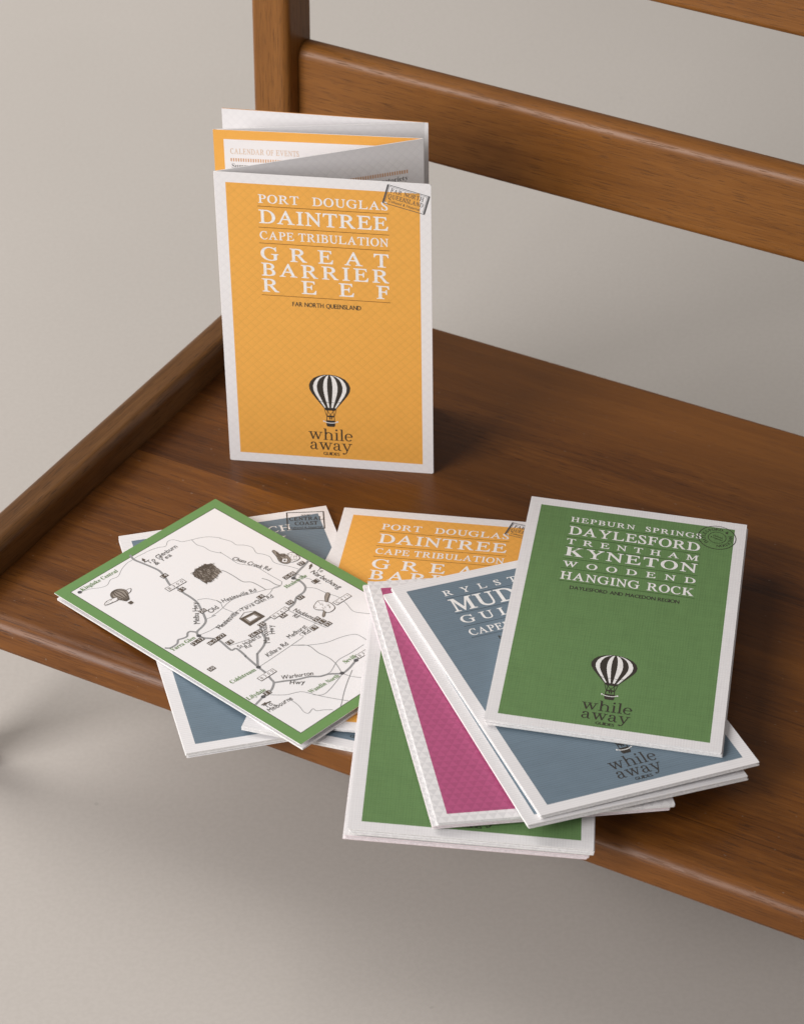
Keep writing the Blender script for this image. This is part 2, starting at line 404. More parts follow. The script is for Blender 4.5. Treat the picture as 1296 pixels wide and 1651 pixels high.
MAP_BOXES=[('12·13', 1, (19.1, 85.9), 6.2, 2.3), ('16·17·27', 1, (25.8, 80.7), 9, 2.3), ('14', 1, (42.2, 134.0), 3.1, 2.3), ('15', 1, (40.5, 120.1), 3.1, 2.3), ('20', 1, (35.9, 100.9), 3.1, 2.3), ('57', 1, (90.7, 93.8), 3.1, 2.3), ('11', 1, (85.5, 78.9), 3.1, 2.3), ('10', 1, (60.6, 89.0), 3.1, 2.3), ('30', 1, (66.4, 76.0), 3.1, 2.3), ('37', 1, (72.3, 75.1), 3.1, 2.3), ('24', 1, (57.7, 71.1), 3.1, 2.3), ('25', 1, (46.8, 73.7), 3.1, 2.3), ('18', 1, (28.2, 74.7), 3.1, 2.3), ('29', 1, (65.8, 58.0), 3.1, 2.3), ('31', 1, (66.2, 54.8), 3.1, 2.3), ('32', 1, (66.7, 51.6), 3.1, 2.3), ('19', 1, (60.5, 54.1), 3.1, 2.3), ('50', 1, (9.9, 66.7), 3.1, 2.3), ('31', 1, (14.6, 35.9), 3.1, 2.3), ('21·08', 1, (80.6, 91.1), 6, 2.3), ('26·33', 1, (40.4, 70.8), 6.2, 2.3), ('B300', 0, (40.9, 124.7), 9.5, 3.0), ('B360', 0, (58.0, 73.8), 9, 2.7), ('C411', 0, (83.9, 60.0), 8.5, 2.7), ('B300', 0, (23.2, 45.3), 8.5, 2.7), ('B380', 0, (63.0, 24.5), 8.5, 2.7)]
MAP_DOTS=[(8.1, 153.6), (22.3, 88.6), (80.4, 88.2), (24.5, 52.1), (11.7, 35.4), (46.0, 21.6), (56.5, 23.5)]
MAP_ARROWS=[(43.5, 148.7), (44.6, 152.0), (90.4, 87.9), (93.8, 90.0), (11.3, 30.6), (6.9, 31.8)]
MAP_DRAW={'balloon': [(19.1, 138.8), (18.7, 132.4), (18.3, 130.2)], 'wing': [(22.4, 138.9), (25.6, 138.4), (23.4, 136.3), (20.2, 136.8), (15.7, 135.8), (9.2, 137.1), (11.6, 138.9), (16.6, 137.8)], 'cave': [(52.1, 125.7), (57.3, 126.8), (62.9, 125.2), (63.2, 123.3), (61.8, 117.1), (56.6, 115.1), (50.9, 115.7), (51.2, 119.7), (51.0, 123.0)], 'bottle': [(88.3, 110.8), (89.5, 110.7), (89.0, 106.6), (90.6, 105.1), (90.2, 100.7), (88.0, 98.4), (85.7, 99.1), (85.1, 102.5), (86.8, 106.1)], 'grape': [(91.6, 103.9), (94.1, 103.0), (93.8, 98.2), (91.6, 96.8), (88.0, 98.4)], 'frame': [(42.8, 84.1), (51.7, 83.1), (51.9, 76.9), (42.4, 76.7)], 'framein': [(44.2, 82.6), (50.1, 81.9), (50.3, 78.2), (43.8, 78.5)], 'palette': [(71.3, 65.6), (75.8, 67.3), (77.9, 64.2), (78.4, 61.3), (77.3, 58.0), (74.8, 57.1), (72.5, 57.8), (72.1, 60.9), (70.5, 63.5)], 'brush': [(80.0, 67.2), (82.6, 68.8), (83.0, 67.2), (80.3, 65.3), (78.0, 63.6), (77.6, 64.5)], 'handle': [(72.2, 60.0), (72.5, 59.0), (69.4, 56.8), (69.1, 57.6)]}

# ------------------------------------------------------------------ floor
m_floor, nt, bs = newmat("studio_floor")
tc = nt.nodes.new('ShaderNodeTexCoord')
n1 = noise(nt, tc.outputs['Object'], (2.2, 2.2, 2.2), 4)
n2 = noise(nt, tc.outputs['Object'], (420, 420, 420), 2)
n3 = noise(nt, tc.outputs['Object'], (120, 120, 120), 1)
c = mixc(nt, n1.step(0.3, 0.7), (0.485, 0.452, 0.418), (0.51, 0.475, 0.44))
c = mixc(nt, n2.step(0.3, 0.7) * 0.22, c, (0.41, 0.378, 0.345))
c = mixc(nt, n3.step(0.80, 0.84) * 0.25, c, (0.24, 0.22, 0.20))
nt.links.new(c, bs.inputs['Base Color'])
bs.inputs['Roughness'].default_value = 0.75
bs.inputs['Specular IOR Level'].default_value = 0.2
FLOOR_Z = -105.0
mb = MB()
mb.poly([(-3000, -1600, FLOOR_Z), (3000, -1600, FLOOR_Z), (3000, 4200, FLOOR_Z), (-3000, 4200, FLOOR_Z)])
tag(mb.build("floor", [m_floor]), kind='structure')

# ------------------------------------------------------------------ bench
D_, M_, L_ = (0.042, 0.0122, 0.0023), (0.112, 0.0370, 0.0066), (0.200, 0.0715, 0.0125)
wood_seat = wood("bench_timber_seat", 0, D_, M_, L_, planks=True)
wood_rail = wood("bench_timber_rail", 0, (0.150, 0.054, 0.0105), (0.218, 0.083, 0.0165), (0.280, 0.113, 0.024), shift=340)
wood_end = wood("bench_timber_end", 1, (0.058, 0.023, 0.0060), (0.118, 0.050, 0.0135), (0.185, 0.086, 0.027), shift=77)
wood_post = wood("bench_timber_post", 2, (0.145, 0.054, 0.0105), (0.210, 0.082, 0.0165), (0.265, 0.109, 0.024), shift=120)

YAW = R(-28.3)
ca, sa = math.cos(YAW), math.sin(YAW)
bx0, by0 = -682.0, 846.0
bench = empty("wooden_bench", Matrix.Translation(((bx0 * ca - by0 * sa) / 1000, (bx0 * sa + by0 * ca - 1050) / 1000, FLOOR_Z / 1000)) @ Matrix.Rotation(YAW, 4, 'Z'))
tag(bench, "low brown timber bench with raised end ledge, square post and open back rails", "bench")

def profile(p0, p1, q0, q1, rad, e, k=7):
    """rounded rectangle in two axes; rad = radii at (p0q0, p1q0, p1q1, p0q1); e = inset"""
    p0, p1, q0, q1 = p0 + e, p1 - e, q0 + e, q1 - e
    out = []
    for (cx_, cy_, sx_, sy_, a0), r_ in zip(((p0, q0, 1, 1, 180), (p1, q0, -1, 1, 270), (p1, q1, -1, -1, 0), (p0, q1, 1, -1, 90)), rad):
        r_ = max(0.4, r_ - e)
        mx, my = cx_ + sx_ * r_, cy_ + sy_ * r_
        arc = [(mx + r_ * math.cos(R(a0 + 90 * i / k)), my + r_ * math.sin(R(a0 + 90 * i / k))) for i in range(k + 1)]
        t0 = R(a0); t1 = R(a0 + 90)
        pre = (arc[0][0] + 0.3 * math.sin(t0), arc[0][1] - 0.3 * math.cos(t0))
        post = (arc[-1][0] - 0.3 * math.sin(t1), arc[-1][1] + 0.3 * math.cos(t1))
        out += [pre] + arc + [post]
    return out

def bar(name, axis, span, P, Q, rad, mat, parent, endr=2.0):
    """a timber of rounded section; axis = the grain, P and Q the other two axes in order"""
    mb = MB()
    secs = []
    for t, e in ((span[0], endr), (span[0] + endr * 0.13, endr * 0.5), (span[0] + endr * 0.5, endr * 0.13), (span[0] + endr, 0), (span[0] + endr + 0.4, 0),
                 (span[1] - endr - 0.4, 0), (span[1] - endr, 0), (span[1] - endr * 0.5, endr * 0.13), (span[1] - endr * 0.13, endr * 0.5), (span[1], endr)):
        ring = []
        for p, q in profile(*P, *Q, rad, e):
            ring.append({0: (t, p, q), 1: (p, t, q), 2: (p, q, t)}[axis])
        secs.append(ring)
    n = len(secs[0])
    vs = [v for r_ in secs for v in r_]
    fs = []
    flip = axis == 1
    for i in range(len(secs) - 1):
        for j in range(n):
            a, b = i * n + j, i * n + (j + 1) % n
            f = (a, b, b + n, a + n)
            fs.append(f[::-1] if flip else f)
    c0 = tuple(range(n))[::-1]; c1 = tuple((len(secs) - 1) * n + j for j in range(n))
    fs += [c0[::-1] if flip else c0, c1[::-1] if flip else c1]
    mb.tris(vs, fs)
    return mb.build(name, [mat], parent, smooth=True)

Z0 = 105.0
SEAT_LEN = 900.0
bar("seat_board", 0, (-0.5, SEAT_LEN), (0, 317), (Z0 - 17, Z0), (3, 2.5, 3.5, 7), wood_seat, bench, 1.0)
bar("end_rail", 1, (3, 293.5), (-17, 0), (Z0 - 20, Z0 + 16.5), (2, 2, 4.5, 5), wood_end, bench, 4.0)
bar("end_rail", 1, (3, 293.5), (SEAT_LEN, SEAT_LEN + 17), (Z0 - 20, Z0 + 16.5), (2, 2, 5, 4.5), wood_end, bench, 4.0)
bar("post", 2, (0, 520), (-18, 3), (293, 318), (3.5, 4, 3, 3), wood_post, bench, 2.0)
bar("post", 2, (0, 520), (SEAT_LEN - 3, SEAT_LEN + 18), (293, 318), (4, 3.5, 3, 3), wood_post, bench, 2.0)
bar("back_rail", 0, (2.5, SEAT_LEN - 2.5), (303, 316.5), (Z0 + 103.5, Z0 + 150.5), (3.5, 3.5, 5.5, 7), wood_rail, bench, 1.2)
bar("back_rail", 0, (2.5, SEAT_LEN - 2.5), (303, 316.5), (Z0 + 218.5, Z0 + 266), (3.5, 3.5, 5.5, 7), wood_rail, bench, 1.2)
bar("leg", 2, (0, Z0 - 16), (-24, -8), (2, 22), (3, 3, 3, 3), wood_post, bench, 1.5)
bar("leg", 2, (0, Z0 - 16), (SEAT_LEN + 2, SEAT_LEN + 20), (2, 22), (3, 3, 3, 3), wood_post, bench, 1.5)

# ------------------------------------------------------------------ printed stock
ORANGE, GREEN, BLUE, PINK = (0.80, 0.395, 0.076), (0.135, 0.250, 0.090), (0.155, 0.213, 0.265), (0.45, 0.088, 0.21)
c_orange = printed("orange_cover", ORANGE, 'diamond')
c_green = printed("green_cover", GREEN, 'plaid')
c_blue = printed("blue_cover", BLUE, 'stripe')
c_pink = printed("magenta_cover", PINK, 'triangle', 5.0)
c_map = printed("map_page", (0.135, 0.270, 0.085), 'none', 5.6, True, 1.0)
c_event = printed("orange_bordered_page", ORANGE, 'none', 4.9, True)
c_margin = printed("lattice_page", (0.80, 0.785, 0.785), 'diamond', 9.0)
c_back = printed("orange_back", ORANGE, 'none', 0.2)
paper = flat("card_stock", PAPER, 0.6)
edge_white = flat("card_edge", (0.84, 0.83, 0.82), 0.7)
edge_pink = flat("card_edge_pinkish", (0.84, 0.72, 0.75), 0.7)
edge_orange = flat("card_edge_orange", (0.62, 0.28, 0.06), 0.7)
ink_white = flat("white_lettering", (0.82, 0.81, 0.80), 0.55)
ink_dark = flat("dark_ink", (0.040, 0.034, 0.028), 0.55)
ink_black = flat("small_print_ink", (0.045, 0.042, 0.034), 0.55)
ink_grey = flat("grey_ink", (0.17, 0.165, 0.16), 0.55)
ink_stamp = flat("stamp_ink", (0.085, 0.085, 0.090), 0.6)
ink_brown = flat("sepia_ink", (0.10, 0.078, 0.060), 0.6)
ink_hand = flat("pencil_ink", (0.10, 0.092, 0.085), 0.6)
ink_sepia = flat("pale_sepia_ink", (0.30, 0.26, 0.225), 0.6)
ink_green = flat("green_lettering", (0.115, 0.22, 0.055), 0.6)
ink_road = flat("road_ink", (0.27, 0.27, 0.275), 0.6)
ink_orange = flat("orange_lettering", (0.62, 0.33, 0.16), 0.6)
ink_paleorange = flat("pale_orange_lettering", (0.66, 0.47, 0.33), 0.6)
RULES = {'orange': flat("rule_on_orange", (0.22, 0.095, 0.02), 0.6), 'green': flat("rule_on_green", (0.035, 0.075, 0.022), 0.6), 'blue': flat("rule_on_blue", (0.055, 0.075, 0.095), 0.6)}

GW, GH = 100.0, 162.2
def card(mb, w, h, z0, z1, dx=0.0, dy=0.0, r_=0.3, mats=(0, 1, 2), fr=1.0, lift=None):
    """a card sheet centred on the local origin, UV on its upper face"""
    out = []
    for sx_, sy_, a0 in ((1, -1, 270), (1, 1, 0), (-1, 1, 90), (-1, -1, 180)):
        for i in range(4):
            a = R(a0 + 30 * i)
            out.append((sx_ * (w / 2 - r_) + r_ * math.cos(a) + dx, sy_ * (h / 2 - r_) + r_ * math.sin(a) + dy))
    zf = (lambda x, y, z: z + lift(x, y)) if lift else (lambda x, y, z: z)
    uvs = [((x - dx + 50) / 100, (y - dy + 81.1) / 100) for x, y in out]
    mb.poly([(x, y, zf(x, y, z1)) for x, y in out], mats[0], uvs)
    mb.poly([(x, y, zf(x, y, z0)) for x, y in out][::-1], mats[1])
    n = len(out)
    for i in range(n):
        (x, y), (u, v) = out[i], out[(i + 1) % n]
        mb.poly([(x, y, zf(x, y, z0)), (u, v, zf(u, v, z0)), (u, v, zf(u, v, z1)), (x, y, zf(x, y, z1))], mats[2])

# ------------------------------------------------------------------ print layers (page coordinates in mm from the lower left corner)
def titles(lines, rules, x0=20.0, x1=80.0):
    mb = MB()
    for ln in lines:
        s, y, h = ln[:3]
        kw = ln[3] if len(ln) > 3 else {}
        text(mb, s, kw.get('x0', x0), kw.get('x1', x1), y, h, 'roman', 0.05, 0, xs=kw.get('xs', 1.08), space=kw.get('space', 0.55))
    for y in rules: rect(mb, x0 - 0.4, y - 0.15, x1 + 0.5, y + 0.15, 0.03, 1)
    return mb

T_ORANGE = ([("PORT DOUGLAS", 147.2, 4.4, dict(xs=1.08, space=1.4)), ("DAINTREE", 136.4, 7.1), ("CAPE TRIBULATION", 127.7, 4.3, dict(xs=1.12, space=0.55)),
             ("GREAT", 116.4, 7.1, dict(xs=1.12)), ("BARRIER", 107.9, 7.0, dict(xs=1.12)), ("REEF", 99.1, 7.1, dict(xs=1.12))], (145.3, 134.0, 125.5, 97.1))
T_GREEN = ([("HEPBURN SPRINGS", 146.8, 3.5, dict(xs=1.1, space=1.4)), ("DAYLESFORD", 137.0, 6.2, dict(xs=1.12)), ("TRENTHAM", 129.6, 3.9, dict(xs=1.2)),
            ("KYNETON", 120.7, 6.5, dict(xs=1.2)), ("WOODEND", 112.6, 4.0, dict(xs=1.25)), ("HANGING ROCK", 103.2, 5.5, dict(xs=1.12, space=0.7))],
           (145.0, 134.9, 127.8, 118.6, 111.2, 101.8))
T_BLUE = ([("RYLSTONE", 148.1, 3.8, dict(xs=1.15)), ("MUDGEE", 136.1, 9.2, dict(xs=1.05)), ("GULGONG", 127.3, 5.2, dict(xs=1.2)), ("CAPERTEE VALLEY", 118.2, 4.4, dict(xs=1.1))],
          (146.2, 134.7, 125.2, 116.8))

def region(s, x0, x1, y, h):
    mb = MB()
    for k in (0, 1): text(mb, s, x0 + 0.11 * k, x1 + 0.11 * k, y + 0.05 * k, h, 'bold_sans', 0.05 + 0.006 * k, 0, xs=1.08, space=0.62, mingap=0.07)   # two strikes make the bold
    return mb

def emblem():
    """striped hot-air balloon with ropes, burner and basket"""
    mb = MB()
    prof = [(54.2, 0.0), (54.0, 2.6), (53.2, 5.2), (51.8, 7.6), (49.8, 9.2), (47.4, 10.0), (45.0, 9.75), (42.6, 8.6), (40.2, 7.0), (37.8, 5.3), (35.6, 3.7), (34.2, 2.7)]
    fr = [-1, -0.80, -0.62, -0.31, -0.12, 0.14, 0.38, 0.63, 0.82, 1.0]
    cx_ = 50.3
    full = [(cx_ - r_, y) for y, r_ in prof] + [(cx_ + r_, y) for y, r_ in prof[::-1][:-1]]
    mb.poly([(x, y, 0.04) for x, y in full], 0)
    for i in (1, 3, 5, 7):
        a, b = fr[i], fr[i + 1]
        mid = (a + b) / 2
        vs, fs = [], []
        for y, r_ in prof[1:]:
            vs += [(cx_ + a * r_, y - 0.25, 0.06), (cx_ + b * r_, y - 0.25, 0.06)]
        for k in range(len(prof) - 2): fs.append((2 * k, 2 * k + 2, 2 * k + 3, 2 * k + 1))
        mb.tris(vs, fs, 1)
    ribbon(mb, smooth([(45.4, 38.6), (47.6, 37.9), (50.3, 38.4), (53.0, 37.9), (55.2, 38.6)]), 0.22, 0.08, 0)
    mb.poly([(cx_ - 3.1, 35.0, 0.08), (cx_ - 2.2, 33.4, 0.08), (cx_ + 2.2, 33.4, 0.08), (cx_ + 3.1, 35.0, 0.08)][::-1], 0)
    for a, b in ((-2.9, -1.9), (2.9, 1.9), (-2.3, 0.6), (2.3, -0.6), (-1.1, -1.7), (1.1, 1.7)):
        ribbon(mb, [(cx_ + a, 34.2), (cx_ + b, 30.2)], 0.26, 0.06, 0)
    rect(mb, cx_ - 1.9, 29.5, cx_ + 1.9, 30.4, 0.07, 0)
    rect(mb, cx_ - 0.6, 28.2, cx_ - 0.1, 29.7, 0.06, 0); rect(mb, cx_ + 0.3, 28.2, cx_ + 0.8, 29.7, 0.06, 0)
    for s_ in (-1, 1): ribbon(mb, [(cx_ + s_ * 1.8, 29.6), (cx_ + s_ * 1.9, 27.4)], 0.35, 0.06, 0)
    bk = [(-2.2, 27.6), (2.2, 27.6), (2.1, 24.7), (1.6, 23.9), (-1.6, 23.9), (-2.1, 24.7)]
    mb.poly([(cx_ + x, y, 0.07) for x, y in bk][::-1], 0)
    ribbon(mb, smooth([(cx_ - 3.2, 27.0), (cx_ - 1.8, 26.3), (cx_, 26.1), (cx_ + 1.8, 26.3), (cx_ + 3.2, 27.0)]), 0.4, 0.1, 1)
    disc(mb, (cx_ - 3.3, 27.0), 0.45, 0.45, 0.1, 1, 10); disc(mb, (cx_ + 3.3, 27.0), 0.45, 0.45, 0.1, 1, 10)
    return mb

def wordmark():
    """the two-line slab-serif name, drawn stroke by stroke, with GUIDES below"""
    mb = MB()
    S, H_ = 0.17, 0.085
    def ell(cx_, cy_, rx, ry, a0, a1, n=9): return [(cx_ + rx * math.cos(R(a0 + (a1 - a0) * i / n)), cy_ + ry * math.sin(R(a0 + (a1 - a0) * i / n))) for i in range(n + 1)]
    def bow(a0, a1, thick, thin, n=9): return [thin + (thick - thin) * abs(math.cos(R(a0 + (a1 - a0) * i / n))) ** 1.3 for i in range(n + 1)]
    def slab(a, b, y): return ([(a, y), (b, y)], [H_, H_])
    G = {
        'h': (1.20, [([(.25, 0), (.25, 1.48)], [S, S]), slab(.02, .48, .04), slab(.04, .25, 1.44), (ell(.60, .66, .33, .30, 165, 0), bow(165, 0, S, .09)), ([(.93, .68), (.93, 0)], [S, S]), slab(.70, 1.16, .04)]),
        'w': (1.62, [([(.20, .97), (.52, .03)], [S, S]), ([(.50, .03), (.80, .94)], [.09, .09]), ([(.78, .97), (1.10, .03)], [S, S]), ([(1.08, .03), (1.40, .94)], [.09, .09]), slab(0, .44, .96), slab(.58, 1.0, .96), slab(1.20, 1.60, .96)]),
        'i': (.52, [([(.26, 0), (.26, 1.0)], [S, S]), slab(.03, .50, .04), slab(.06, .26, .96), (ell(.25, 1.34, .06, .06, 0, 360, 8), [.12] * 9)]),
        'l': (.52, [([(.26, 0), (.26, 1.48)], [S, S]), slab(.03, .50, .04), slab(.05, .26, 1.44)]),
        'e': (.95, [(ell(.47, .5, .37, .46, 8, 318, 14), bow(8, 318, S, .085, 14)), ([(.12, .55), (.84, .55)], [.08, .08])]),
        'a': (1.0, [([(.15, .74), (.20, .88), (.42, .96), (.62, .88), (.68, .70), (.68, .30), (.72, .08), (.84, .03), (.97, .10)], [.10, .13, .09, .13, S, S, .15, .09, .06]), (ell(.14 + .06, .76, .05, .05, 0, 360, 8), [.10] * 9),
                    ([(.68, .58), (.40, .54), (.14, .40), (.12, .20), (.28, .03), (.48, .08), (.66, .26)], [.07, .08, .14, S, .10, .08, .07])]),
        'y': (1.22, [([(.20, .97), (.58, .03)], [S, S]), ([(.98, .95), (.56, -.08), (.40, -.34), (.22, -.42)], [.09, .10, .10, .08]), (ell(.17, -.36, .05, .05, 0, 360, 8), [.11] * 9), slab(0, .44, .96), slab(.76, 1.20, .96)]),
    }
    def word(s_, x0, x1, y, xh):
        tot = sum(G[c][0] for c in s_) + 0.06 * (len(s_) - 1)
        k = (x1 - x0) / tot; x = x0; z = 0.045
        for c in s_:
            for pts, ws in G[c][1]:
                # widths grow with the horizontal stretch; heights follow the x-height
                stroke(mb, [(x + px * k, y + py * xh) for px, py in pts], [w * (k * 0.5 + xh * 0.5) for w in ws], z); z += 0.0012
            x += (G[c][0] + 0.06) * k
    word("while", 39.3, 60.9, 15.9, 4.55)
    word("away", 39.8, 60.5, 9.9, 4.45)
    for k in (0, 1): text(mb, "GUIDES", 46.2 + 0.1 * k, 54.1 + 0.1 * k, 6.9, 1.75, 'bold_sans', 0.05 + 0.006 * k, 0, xs=1.0)
    return mb

def frame_lines(mb, w, h, side, top, ang, org, z=0.08):
    rect(mb, -w / 2, -h / 2, -w / 2 + side, h / 2, z, 0, ang, org); rect(mb, w / 2 - side, -h / 2, w / 2, h / 2, z, 0, ang, org)
    rect(mb, -w / 2 + side, h / 2 - top, w / 2 - side, h / 2, z, 0, ang, org); rect(mb, -w / 2 + side, -h / 2, w / 2 - side, -h / 2 + top, z, 0, ang, org)

def stamp_north():
    mb = MB(); a, o = R(-14.9), (88.5, 153.5)
    frame_lines(mb, 20.2, 10.2, 0.75, 0.28, a, o)
    for q in (-1, 1): rect(mb, q * 9.0 - 0.08, -4.4, q * 9.0 + 0.08, 4.4, 0.08, 0, a, o)
    rect(mb, -9.0, 4.25, 9.0, 4.4, 0.08, 0, a, o)
    text(mb, "FAR NORTH", -7.9, 7.7, 1.35, 2.3, 'light_roman', 0.08, 0, a, o, xs=1.15, space=0.6)
    text(mb, "QUEENSLAND", -8.3, 8.2, -1.75, 2.3, 'light_roman', 0.08, 0, a, o, xs=1.1)
    text(mb, "Unbiased & Impartial", -7.3, 7.3, -3.9, 1.35, 'italic', 0.08, 0, a, o, xs=1.0, space=0.6)
    return mb

def stamp_coast():
    mb = MB(); a, o = R(-10.8), (87.8, 152.7)
    frame_lines(mb, 17.9, 14.0, 0.55, 0.45, a, o)
    text(mb, "NSW", -2.0, 2.3, 3.7, 1.3, 'light_roman', 0.08, 0, a, o)
    text(mb, "CENTRAL", -7.7, 8.2, 0.3, 2.7, 'roman', 0.08, 0, a, o, xs=1.25)
    text(mb, "COAST", -5.2, 5.6, -3.5, 2.7, 'roman', 0.08, 0, a, o, xs=1.25)
    text(mb, "Unbiased & Impartial", -7.6, 7.6, -6.1, 1.3, 'italic', 0.08, 0, a, o, xs=1.0, space=0.6)
    return mb

def stamp_round():
    mb = MB(); o = (87.1, 149.2)
    def ring(r_, w): ribbon(mb, [(o[0] + r_ * math.cos(2 * math.pi * i / 48), o[1] + r_ * 1.02 * math.sin(2 * math.pi * i / 48)) for i in range(48)], w, 0.08, 0, True)
    ring(8.6, 0.36); ring(4.1, 0.22)
    s = "DAYLESFORD & MACEDON"
    a0, a1 = 222.0, -82.0
    for i, c_ in enumerate(s):
        if c_ == ' ': continue
        a = R(a0 + (a1 - a0) * i / (len(s) - 1))
        org = (o[0] + 5.5 * math.cos(a), o[1] + 5.5 * math.sin(a))
        w = GLY['light_roman'][c_][2] * 1.7
        text(mb, c_, -w / 2, w / 2, 0, 1.7, 'light_roman', 0.08, 0, a - math.pi / 2, org)
    a = R(-20)
    text(mb, "Unbiased", -2.3, 2.3, 0.35, 1.0, 'light_roman', 0.08, 0, a, o); text(mb, "& Impartial", -2.9, 2.9, -1.25, 1.0, 'light_roman', 0.08, 0, a, o)
    return mb

# ------------------------------------------------------------------ guides lying on the bench
GROUP = "folded travel guides on the bench"
def lay(P):
    x, y, yaw, z, tx, ty = P
    return (Matrix.Translation((x / 1000, (y - 1050) / 1000, z / 1000)) @ Matrix.Rotation(R(yaw), 4, 'Z') @ Matrix.Rotation(R(tx), 4, 'X') @ Matrix.Rotation(R(ty), 4, 'Y'))

def guide(P, t, cover_mat, label, layers=(), leaves=3, edge=edge_white, offs=None, gap=0.10, cover_t=0.42, cover_gap=0.14, seed=1, droop=None):
    rnd = random.Random(seed)
    root = empty("travel_guide", lay(P) @ Matrix.Translation((0, 0, -t / 1000)))
    tag(root, label, "guide", GROUP)
    mb = MB(); card(mb, GW, GH, t - cover_t, t)
    cov = mb.build("cover", [cover_mat, paper, edge], root)
    for nm, mbl, mats in layers:
        mbl.build(nm, mats, cov, fn=lambda p: (p[0] - 50, p[1] - 81.1, p[2] + t))
    room = t - cover_t - cover_gap
    th = (room - gap * (leaves - 1)) / leaves
    for i in range(leaves):
        z0 = i * (th + gap)
        dx, dy = offs[i] if offs else (rnd.uniform(-0.5, 0.5), rnd.uniform(-0.7, 0.3))
        mb = MB(); card(mb, GW - 0.3, GH - 0.4, z0, z0 + th, dx, dy, 0.4, lift=droop)
        mb.build("folded_panel", [paper, paper, edge], root)
    return root

def std_layers(kind, title=None, reg=None, stamp=None, logo=True, logo_only=None):
    out = []
    if title: out.append(("title_lettering", titles(*title), [ink_white, RULES[kind]]))
    if reg: out.append(("region_lettering", region(*reg), [ink_black]))
    if stamp: out.append(("rubber_stamp_mark", stamp(), [ink_dark if kind == 'green' else ink_stamp]))
    if logo:
        out.append(("balloon_emblem", emblem(), [ink_dark, ink_white]))
        out.append(("wordmark", wordmark(), [ink_dark]))
    return out

POSES = {
    'CC2': (-63.467, 1056.579, 14.905, 1.5979999999999999, -0.223, 0.005),
    'CC': (-63.861, 1056.44, 14.726, 2.894, -0.226, 0.006),
    'BG': (1.23, 1044.602, -15.249, 4.481, -0.627, 1.226),
    'O': (10.327, 1053.216, -8.427, 7.66, -0.371, -0.769),
    'M': (-65.591, 1055.412, 45.672, 8.315, -2.264, -1.101),
    'X': (32.092, 980.636, -3.731, 12.66, 1.111, 2.81),
    'GB': (33.444, 979.472, -3.52, 15.79, 0.336, 3.23),
    'P2': (46.904, 990.977, 10.793, 17.149, 0.589, 3.359),
    'P': (48.882, 991.509, 10.704, 18.427, 0.534, 3.344),
    'B2': (67.985, 993.708, 21.558, 20.157, 0.534, 2.987),
    'B': (72.277, 997.915, 22.289, 22.636, 0.582, 2.045),
    'G': (96.684, 1032.057, -8.951, 25.79, 0.257, 2.621)}
guide(POSES['CC2'], 1.2, c_blue, "guide under the central coast one at the far left, only its lower edges showing", leaves=3, seed=2)
guide(POSES['CC'], 1.4, c_blue, "slate blue guide with the square central coast stamp, mostly hidden under the map",
      [("title_lettering", titles([("AVOCA BEACH", 147.1, 4.7, dict(xs=1.15, space=0.5)), ("WOY WOY", 138.2, 5.0, dict(xs=1.2, x1=76.0)), ("PATONGA", 132.0, 5.0, dict(xs=1.2))], ()), [ink_white, RULES['blue']]),
       ("rubber_stamp_mark", stamp_coast(), [ink_dark])], leaves=2, seed=3)
guide(POSES['BG'], 1.6, c_blue, "slate blue guide pinned below the flat orange one, showing just its bottom strip", std_layers('blue'), leaves=3, seed=4)
guide(POSES['O'], 1.6, c_orange, "orange guide lying flat between the map and the fanned stack", std_layers('orange', T_ORANGE, None, stamp_north, False), leaves=3, seed=5)

